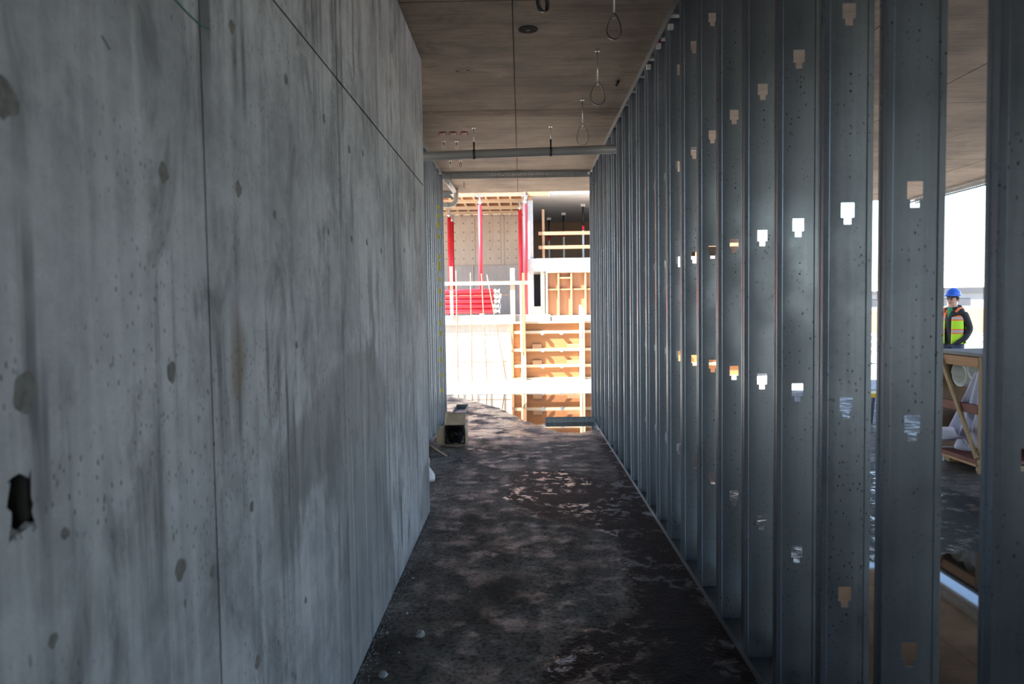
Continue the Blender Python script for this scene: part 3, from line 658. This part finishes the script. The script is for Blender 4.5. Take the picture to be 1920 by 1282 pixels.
# ------------------------------------------------------------------ worker
PXY = Vector((6.95, 11.85, 0)); FA = math.radians(208)              # facing left and towards the camera
fwd = Vector((math.cos(FA), math.sin(FA), 0)); lft = Vector((-math.sin(FA), math.cos(FA), 0))
def P(f, l, z): return PXY + fwd*f + lft*l + Vector((0, 0, z))
wk = empty('person', PXY, 'person in blue hard hat, black hooded jacket and yellow-green safety vest with hands in pockets', 'person')
V = []; E_ = []; RAD = []; MATI = []
def jv(p, r, link=None):
    V.append(p); RAD.append(r)
    if link is not None: E_.append((link, len(V)-1))
    return len(V)-1
pel = jv(P(0,0,.92), (.150,.115)); sp1 = jv(P(.0,0,1.08), (.150,.115), pel); sp2 = jv(P(.005,0,1.25), (.165,.12), sp1); sp3 = jv(P(.0,0,1.37), (.125,.095), sp2)
nk = jv(P(.015,0,1.445), (.058,.058), sp3); h0 = jv(P(.035,0,1.50), (.066,.078), nk); h1 = jv(P(.03,0,1.57), (.074,.088), h0); h2 = jv(P(.02,0,1.635), (.070,.084), h1)
for s in (1, -1):
    sh = jv(P(0,s*.165,1.355), (.066,.066), sp3); el = jv(P(-.06,s*.235,1.09), (.052,.052), sh)
    fo = jv(P(.06,s*.225,.945), (.045,.045), el); wr = jv(P(.12,s*.165,.90), (.036,.036), fo)
    pa = jv(P(.145,s*.135,.87), (.036,.022), wr)
    for q, (df, dl, dz) in enumerate(((.03,-.015,-.05),(.018,-.005,-.06),(.004,.004,-.058),(-.01,.012,-.048))):
        f1 = jv(P(.145+df*.6, s*(.135+dl*1.2), .87+dz*.6), (.0095,.0095), pa); jv(P(.145+df, s*(.135+dl*1.5), .87+dz*1.25), (.008,.008), f1)
    th = jv(P(.17, s*.115, .875), (.010,.010), pa); jv(P(.185, s*.10, .85), (.009,.009), th)
    hip = jv(P(0,s*.09,.86), (.092,.095), pel); kn = jv(P(.025,s*.11,.48), (.062,.062), hip); an = jv(P(-.005,s*.12,.10), (.042,.042), kn)
    he = jv(P(-.01,s*.12,.045), (.045,.042), an); jv(P(.12,s*.135,.040), (.045,.034), he); 
me = bpy.data.meshes.new('body'); bmx = bmesh.new(); lay = bmx.verts.layers.skin.new()
bvs = [bmx.verts.new(v-PXY) for v in V]
for q_, (vv, rr_) in enumerate(zip(bvs, RAD)): vv[lay].radius = rr_; vv[lay].use_root = (q_ == 0)
for a_, b_ in E_: bmx.edges.new((bvs[a_], bvs[b_]))
bmx.to_mesh(me); bmx.free()
bo = bpy.data.objects.new('body', me); COL.objects.link(bo); bo.parent = wk
md = bo.modifiers.new('skin', 'SKIN'); md.use_smooth_shade = True
ss = bo.modifiers.new('smooth', 'SUBSURF'); ss.levels = 2; ss.render_levels = 2
bm_ = NT('worker_body'); co = bm_.coord(); sx = bm_.n('ShaderNodeSeparateXYZ'); bm_.put(sx.inputs[0], co); z = sx.outputs[2]
jk = bm_.mix(bm_.ramp(z, .84, .845), (.035,.05,.11), (.018,.018,.022))          # jeans below, jacket above
c2 = bm_.mix(bm_.ramp(z, 1.43, 1.435), jk, (.56,.33,.25)); c2 = bm_.mix(bm_.ramp(z, .09, .1), (.05,.035,.025), c2)
bm_.set(Base_Color=c2, Roughness=.7); me.materials.append(bm_.mat)
def ring(z, a, b, n=24, df=0, dl=0, t0=0, t1=2*math.pi):
    return [P(df+b*math.sin(t0+(t1-t0)*k/(n-(0 if abs(t1-t0-2*math.pi) < 1e-6 else 1))), dl+a*math.cos(t0+(t1-t0)*k/(n-(0 if abs(t1-t0-2*math.pi) < 1e-6 else 1))), z) for k in range(n)]
# vest: front and back shells open at the sides below the arms, with shoulder straps
vm = NT('safety_vest'); co = vm.coord(); sx = vm.n('ShaderNodeSeparateXYZ'); vm.put(sx.inputs[0], co); z = sx.outputs[2]
band = vm.math('MULTIPLY', vm.ramp(z, 1.015, 1.018), vm.ramp(z, 1.095, 1.098, 1, 0)); silver = vm.math('MULTIPLY', vm.ramp(z, 1.038, 1.041), vm.ramp(z, 1.072, 1.075, 1, 0))
band2 = vm.ramp(z, 1.225, 1.228); silver2 = vm.math('MULTIPLY', vm.ramp(z, 1.25, 1.253), vm.ramp(z, 1.285, 1.288, 1, 0))
c = vm.mix(vm.math('MAXIMUM', band, band2), (.50,.85,.03), (.95,.20,.04)); c = vm.mix(vm.math('MAXIMUM', silver, silver2), c, (.45,.45,.48))
vm.set(Base_Color=c, Roughness=.6, Emission_Strength=0.0)
for nm, t0, t1 in (('vest_front', .25, math.pi/2-.28), ('vest_front', math.pi/2+.28, math.pi-.25), ('vest_back', math.pi+.05, 2*math.pi-.05)):
    m = MB(); rr = []
    for z_, a, b in ((.86,.188,.150),(.95,.190,.150),(1.05,.190,.148),(1.15,.190,.146),(1.25,.185,.142),(1.33,.165,.125),(1.40,.125,.095)):
        rr.append(ring(z_, a, b, 12, 0, 0, t0, t1))
    n = 12; vs = [p for r in rr for p in r]
    m.add(vs, [(i*n+j, i*n+j+1, (i+1)*n+j+1, (i+1)*n+j) for i in range(len(rr)-1) for j in range(n-1)], 0, True)
    m.build(nm, vm.mat, wk, solid=.006)
for s in (1, -1):
    m = MB().tube([P(.10,s*.10,1.36), P(.05,s*.115,1.42), P(-.03,s*.12,1.425), P(-.095,s*.11,1.36)], .022, 8); m.build('vest_strap', plain('orange_strap', (.95,.22,.05), .6), wk)
hood = MB(); hood.rings([[P(df+b_*math.sin(2*math.pi*k/20), a_*math.cos(2*math.pi*k/20), zz-.02*math.sin(2*math.pi*k/20)) for k in range(20)] for a_, b_, df, zz in ((.13,.105,-.01,1.375),(.115,.105,-.02,1.42),(.092,.095,-.015,1.455),(.075,.08,-.005,1.45))], caps=False)
hood.build('hood', plain('black_cloth', (.016,.016,.02), .85), wk, solid=.012)
m = MB(); m.rings([[P(.022+.094*q*math.sin(2*math.pi*k/24), .082*q*math.cos(2*math.pi*k/24), zz-(.045 if math.sin(2*math.pi*k/24) < .25 else 0)) for k in range(24)] for q, zz in ((1.0,1.595),(1.02,1.63),(.9,1.66))], caps=False)
m.build('knit_cap', plain('dark_knit', (.03,.033,.04), .95, 0, .2, 60), wk, solid=.008)
m = MB(); HR = []
for a in (0,12,25,38,52,66,80):
    r = math.cos(math.radians(a)); zz = math.sin(math.radians(a))
    HR.append([P(.018+(.128*r)*math.sin(2*math.pi*k/28), .108*r*math.cos(2*math.pi*k/28), 1.628+.125*zz) for k in range(28)])
m.rings(HR); m.build('hard_hat', plain('blue_helmet', (.03,.13,.62), .3, 0, .05, 4), wk)
m = MB(); m.rings([[P(.018+(.128*q+(.05 if math.sin(2*math.pi*k/28) > .5 else .006)*(q-.9)*10*1.0*max(.15, math.sin(2*math.pi*k/28)))*math.sin(2*math.pi*k/28), .108*q*math.cos(2*math.pi*k/28), zz) for k in range(28)] for q, zz in ((.92,1.626),(1.03,1.618),(1.03,1.626),(.95,1.64))])
m.build('brim', plain('blue_brim', (.03,.12,.58), .3, 0, .05, 4), wk)
skin = plain('face_skin', (.56,.33,.25), .6, 0, .06, 30)
m = MB(); m.tube([P(.112,0,1.582), P(.128,0,1.556), P(.136,0,1.538), P(.118,0,1.53)], [.008,.012,.014,.010], 8); m.build('nose', skin, wk)
for s in (1, -1):
    MB().tube([P(.103,s*.032,1.574), P(.113,s*.032,1.574)], .010, 8).build('eye', M['void'], wk)
    MB().tube([P(.108,s*.016,1.592), P(.108,s*.05,1.590)], .006, 6).build('eyebrow', M['brown'], wk)
    MB().tube([P(.02,s*.078,1.575), P(.015,s*.088,1.56), P(.015,s*.083,1.53)], [.010,.014,.009], 8).build('ear', skin, wk)
MB().tube([P(.104,.022,1.505), P(.113,0,1.505), P(.104,-.022,1.505)], .006, 6).build('mouth', plain('lips', (.40,.17,.14), .5), wk)
MB().tube([P(.09,.0,1.44), P(.10,0,1.38), P(.12,0,1.28)], [.03,.035,.02], 8).build('shirt', plain('green_shirt', (.05,.32,.12), .8), wk)

# ------------------------------------------------------------------ building site in front: retaining wall and terrace
rw = MB().box(-9, 5.6, 15.82, 24, -.1, 1.33).box(-9, .62, 15.80, 16.05, 1.20, 1.375)
rwo = rw.build('wall_front', M['pale']); tag(rwo, 'sunlit pale concrete retaining wall and terrace beyond the doorway', kind='structure')
bx(-9, -.2, 15.76, 15.80, 1.175, 1.20).build('edge_strip', M['lum'], rwo)
bx(.1, .62, 15.78, 15.82, .9, 1.20).build('grey_band', M['greyc'], rwo)

fp = empty('timber_shutter', (1.8, 15.5, 0), 'orange plywood formwork panel with pale walers standing in front of the terrace', 'formwork')
for x0 in (-.18, 2.26): bx(x0, x0+2.436, 15.50, 15.518, .04, 1.19).build('plywood_sheet', M['ply'], fp)
bx(-.225, 4.7, 15.44, 15.53, 1.19, 1.232).build('top_plate', M['lum'], fp)
bx(-.20, 4.7, 15.44, 15.53, .005, .042).build('bottom_plate', M['lum'], fp)
bx(-.225, -.182, 15.44, 15.52, .042, 1.19).build('end_stud', M['lumor'], fp)
for z in (1.005, .63, .29):
    bx(-.17, 4.7, 15.462, 15.50, z-.03, z+.03).build('waler', M['lum'], fp)
def bracket(x, z):
    b = MB().tube([(x,15.462,z),(x,15.40,z)], .016, 8).tube([(x-.045,15.452,z),(x+.045,15.452,z-.012)], .022, 6)
    b.tube([(x,15.43,z),(x,15.415,z)], .045, 12); b.build('tie_bracket', M['silver'], fp)
for x in (.44, .84, 1.72, 2.12, 2.95, 3.4):
    for z in (.985, .625, .285): bracket(x, z)
for x0, w in ((.225,.19),(.96,.25),(1.6,.2),(2.6,.2)):
    for z in (.66, .32): bx(x0, x0+w, 15.46, 15.50, z, z+.09).build('spacer_block', M['lumor'], fp)
for x, zt in ((.035,1.62),(1.27,1.57),(2.5,1.6),(3.75,1.6)):
    bx(x-.052, x-.006, 15.372, 15.462, .002, zt).build('strongback', M['lumv'], fp); bx(x+.006, x+.052, 15.372, 15.462, .002, zt-.07).build('strongback', M['lumv'], fp)
bx(-.03, .015, 15.32, 15.37, .6, 2.08).build('upright', M['lumv'], fp); bx(.022, .075, 15.32, 15.37, .6, 2.255).build('upright', M['lumor'], fp)

gr = empty('guard_rail', (-1, 15.78, 1.38), 'pale timber guard rail along the top of the retaining wall', 'guard rail')
for x, z0, z1, w in ((-.184,1.02,2.377,.10),(-1.50,1.37,2.43,.065),(-3.4,1.37,2.4,.09),(-5.4,1.37,2.4,.09)): bx(x-w/2, x+w/2, 15.74, 15.80, z0, z1).build('post', M['lumv'], gr)
bx(-9, .2, 15.70, 15.74, 2.025, 2.10).build('rail', M['lum'], gr)

rb = empty('rebar_mat', (-2.5, 15.3, 0), 'thin rebar grid standing in front of the white retaining wall', 'rebar')
for x0, x1, zt in ((-1.638,-1.638,2.3),(-1.346,-1.354,2.322),(-1.055,-1.054,2.273),(-.74,-.825,2.248),(-.33,-.71,2.224),(-1.93,-1.93,2.3),(-2.22,-2.22,2.25),(-2.5,-2.52,2.3),(-2.8,-2.8,2.3)):
    MB().tube([(x0,15.3,0),(x1,15.3,zt)], .011, 6).build('upright_bar', M['rebar'], rb)
for z in (.40, .97, 1.795): MB().tube([(-2.9,15.32,z),(-.25,15.32,z)], .008, 6).build('cross_bar', M['rebar'], rb)

# red shoring props carrying the deck
def prop(x, y, z0, z1, label, r=.05, lean=0):
    e = empty('shoring_prop', (x, y, z0), label, 'prop', 'red shoring props under the deck')
    bx(x-.09, x+.09, y-.09, y+.09, z0, z0+.012).build('base_plate', M['silver'], e)
    MB().tube([(x,y,z0+.012),(x+lean,y,z1-.20)], r, 14).build('tube', M['red'], e)
    sj = MB().tube([(x+lean,y,z1-.22),(x+lean,y,z1-.012)], r*.55, 10).build('screw_jack', M['silver'], e)
    MB().tube([(x+lean,y,z1-.16),(x+lean,y,z1-.12)], r*1.15, 10).build('collar', M['silver'], sj)
    bx(x+lean-.075, x+lean+.075, y-.075, y+.075, z1-.012, z1).build('head_plate', M['silver'], e)
ZD = 4.16; ZT = 1.33
prop(-.95, 17.40, ZT, ZD, 'lone red shoring prop in the middle of the terrace')
prop(.115, 17.40, ZT, ZD, 'red shoring prop in front beside the white column')
prop(-1.97, 18.43, ZT, ZD, 'leftmost red shoring prop nearest the door jamb')
prop(-1.90, 19.65, ZT, ZD, 'red shoring prop second from the left door jamb')
prop(-1.92, 20.68, ZT, ZD, 'red shoring prop third from the left, with pale jack head')
prop(.0, 18.43, ZT, ZD, 'red shoring prop behind the one beside the white column')
MB()
dk = empty('formwork_deck', (-3, 19, ZD), 'timber formwork deck on white stringers above the terrace', 'formwork')
for y in (17.40, 18.43, 19.65, 20.68): bx(-8.9, .12, y-.05, y+.05, ZD, ZD+.08).build('stringer', M['lum'], dk)
for k in range(30): x = .06-.30*k; bx(x-.025, x+.025, 17.3, 21.9, ZD+.08, ZD+.165).build('joist', M['lumj'], dk)
for k in range(3): bx(-8.9+3.0*k, -8.9+3.0*k+2.995, 17.25, 21.99, ZD+.165, ZD+.185).build('plywood_sheet', M['ply'], dk)

# stacked red props
pile = 0
names = ('bottom','second','third','fourth','top')
bx(-2.5, -2.4, 16.7, 17.2, ZT, ZT+.07)
for q, x in enumerate((-2.4, -.95)):
    tag(bx(x, x+.09, 16.7, 17.25, ZT, ZT+.075).build('timber_bearer', M['lum'], None, offs=(x,17,ZT)), ('left','right')[q]+' timber bearer under the stacked red props', 'timber', 'bearers under the stack')
for q in range(5):
    for d in range(2 if q < 4 else 1):
        y = 16.82+.13*d; z = ZT+.075+.056+.1125*q; xe = -.66+random.uniform(-.04,.05)
        e = empty('stacked_prop', (-1.7, y, z-.056), names[q]+' red steel prop in the '+('front' if d == 0 else 'rear')+' row of the stack on the terrace', 'prop', 'red props stacked on the terrace')
        MB().tube([(-2.9,y,z),(xe,y,z)], .056, 12).build('tube', M['red'], e)
        sj = MB().tube([(xe,y,z),(xe+.14,y,z)], .032, 10).build('screw_jack', M['silver'], e)
        MB().tube([(xe+.03,y,z),(xe+.075,y,z)], .055, 8, smooth=False).build('collar', M['silver'], sj)
        MB().tube([(xe+.14,y,z),(xe+.155,y,z)], .054, 4, smooth=False).build('head_plate', M['white'], e)
for q, (a, b, w) in enumerate((((-1.4,16.5,ZT+.02),(-.55,16.62,ZT+.02),.05),((-.9,16.4,ZT+.02),(.05,16.5,ZT+.02),.06),((-1.9,16.35,ZT+.02),(-1.2,16.42,ZT+.02),.05),((-.5,16.7,ZT+.02),(-.1,16.95,ZT+.02),.08))):
    tag(MB().beam(a, b, w, .04).build('timber_offcut', M[('lumor','brown','lum','brown')[q]], None, offs=(a[0],a[1],ZT)), ('orange','dark brown','pale','short dark')[q]+' timber offcut lying at the terrace edge', 'timber', 'offcuts on the terrace')

# ------------------------------------------------------------------ unfinished building behind
wr_ = tag(bx(-9, .12, 22.02, 22.3, ZT, 5.2).build('wall_rear', M['greyc']), 'tan formed concrete wall at the back of the terrace', kind='structure')
seam = [-9, -3.8, -2.58, -1.36, -.59, -.48, .115]
for a, b in zip(seam[:-1], seam[1:]): bx(a+.006, b-.006, 22.0, 22.2, 2.80, 5.2).build('wall_panel', M['tan'], wr_)
for a, b in zip([-9,-5,-3.2,-1.4], [-5,-3.2,-1.4,.115]): bx(a+.006, b-.006, 21.9, 22.02, ZT, 2.795).build('plinth_panel', M['greyc'], wr_)
bd = empty('unfinished_building', (0, 20, ZT), 'unfinished concrete building with shaded upper room behind the terrace', 'building')
bx(.18, .305, 17.5, 17.8, 2.69, 4.07).build('column', M['pale'], bd)
bx(.15, 5.6, 17.46, 23.2, 2.385, 2.69).build('floor_slab', M['pale'], bd)
for x in (.85, 1.7, 2.55): bx(x-.006, x+.006, 17.452, 17.462, 2.40, 2.62).build('slab_joint', M['greyc'], bd)
bx(.17, 5.6, 17.55, 23.2, 4.17, 4.5).build('roof_slab', M['grey'], bd)
bx(.70, 5.6, 17.50, 17.55, 4.20, 4.5).build('fascia', M['pale'], bd)
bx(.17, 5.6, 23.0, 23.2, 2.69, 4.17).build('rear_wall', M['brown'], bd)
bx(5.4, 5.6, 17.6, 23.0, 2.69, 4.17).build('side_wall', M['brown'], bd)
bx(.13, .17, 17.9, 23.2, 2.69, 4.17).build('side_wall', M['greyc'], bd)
bx(.13, .68, 17.42, 17.50, 4.165, 4.30).build('fascia_board', M['lumor'], bd)
bx(.18, .28, 17.46, 17.56, 4.07, 4.165).build('packing_block', M['lumor'], bd)
bx(.16, .305, 17.5, 17.8, ZT, 2.385).build('door_jamb', M['pale'], bd)
bx(.47, .57, 17.55, 17.8, ZT, 2.385).build('door_jamb', M['pale'], bd)
bx(.305, .47, 17.5, 17.8, ZT, 1.55).build('sill', M['lum'], bd)
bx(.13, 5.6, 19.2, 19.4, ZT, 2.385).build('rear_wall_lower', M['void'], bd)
bx(3.65, 5.6, 17.55, 17.8, ZT, 2.385).build('front_wall', M['greyc'], bd)
wf = empty('wall_form', (2.1, 17.45, ZT), 'ribbed orange plywood wall form under the upper floor slab', 'formwork')
for x0, x1 in ((.60,1.82),(1.823,3.04),(3.043,3.64)): bx(x0, x1, 17.50, 17.52, ZT, 2.37).build('plywood_sheet', M['plyv'], wf)
for x in (.61,.89,1.195,1.53,1.83,2.13,2.43,2.74,3.04,3.34,3.63): bx(x-.02, x+.02, 17.41, 17.50, ZT, 2.35).build('rib', M['lumor'] if x > .7 else M['lum'], wf)
bx(.60, 3.64, 17.40, 17.50, 2.345, 2.384).build('top_plate', M['lum'], wf)
xr = (.63,.87,.91,1.175,1.215,1.51,1.55,1.81,1.85,2.11,2.15,2.41,2.45,2.72,2.76,3.02,3.06,3.32)
for q in range(0, len(xr), 2): bx(xr[q], xr[q+1], 17.43, 17.50, 1.93, 1.965).build('noggin', M['lumor'], wf)
bx(.91, 1.175, 17.42, 17.50, 2.20, 2.24).build('noggin', M['lumor'], wf)
gr2 = empty('guard_rail', (1.5, 17.55, 2.69), 'two plank timber guard rail across the dark upper room', 'guard rail')
for x in (.55, 2.4, 4.2): bx(x-.03, x+.03, 17.56, 17.60, 2.69, 3.86).build('post', M['lumor'], gr2)
for z in (3.285, 2.955): bx(.43, 5.2, 17.52, 17.56, z-.04, z+.04).build('rail', M['lumor'], gr2)
for x, y, lab in ((1.62,19.0,'thin black and white shore post in front of the upper room'),(1.22,20.7,'thin shore post left and deeper in the upper room'),(2.3,19.6,'thin shore post at the right of the upper room'),(.85,21.8,'thin shore post deep at the left of the upper room'),(3.2,20.6,'thin shore post hidden mostly by the right studs')):
    e = empty('shore_post', (x, y, 2.69), lab, 'prop', 'thin shore posts in the upper room')
    MB().tube([(x,y,2.70),(x,y,3.5)], .028, 8).build('lower_tube', M['white'], e)
    MB().tube([(x,y,3.5),(x,y,3.62)], .036, 8).build('collar', M['red'], e)
    MB().tube([(x,y,3.62),(x,y,4.10)], .022, 8).build('upper_tube', M['black'], e)
    bx(x-.06,x+.06,y-.06,y+.06,2.69,2.70).build('base_plate', M['black'], e); bx(x-.06,x+.06,y-.06,y+.06,4.10,4.168).build('head_plate', M['silver'], e)

# ------------------------------------------------------------------ far right: barrier, hoarding, sheds
br = empty('site_barrier', (12.5, 20, 0), 'pale low rail barrier on the site beyond the person', 'barrier')
for x in (9.5, 11.2, 12.9, 14.6, 16.3): bx(x-.03, x+.03, 20, 20.06, -.06, .70).build('post', M['white'], br)
for z in (.22, .42, .61): bx(9.4, 16.4, 19.97, 20.0, z-.02, z+.02).build('rail', M['pipe'], br)
ho = empty('hoarding', (22, 36, 0), 'low tan plywood hoarding far away behind the person', 'hoarding')
for k in range(8): bx(15+1.9*k, 15+1.9*k+1.88, 36, 36.05, -.06, 1.12+.05*(k % 2)).build('board', M['tanfence'], ho)
for k, (x0, x1, y, h, lab) in enumerate(((40,60,95,2.6,'long low grey shed on the horizon right of the person'),(62,84,110,3.2,'second low shed on the horizon, partly behind the nearest stud'),(24,38,100,2.3,'distant low shed on the horizon behind the stud row'))):
    e = empty('site_shed', ((x0+x1)/2, y+4, 0), lab, 'shed', 'sheds on the horizon')
    bx(x0, x1, y, y+8, -.06, h).build('walls', M['shed'], e); bx(x0-.3, x1+.3, y-.3, y+8.3, h, h+.35).build('roof', M['sheddk'], e)
    for q in range(6):
        xa = x0+1.2+q*(x1-x0-2)/6; bx(xa, xa+1.6, y-.04, y, 1.0, 1.9).build('window', M['sheddk'], e)
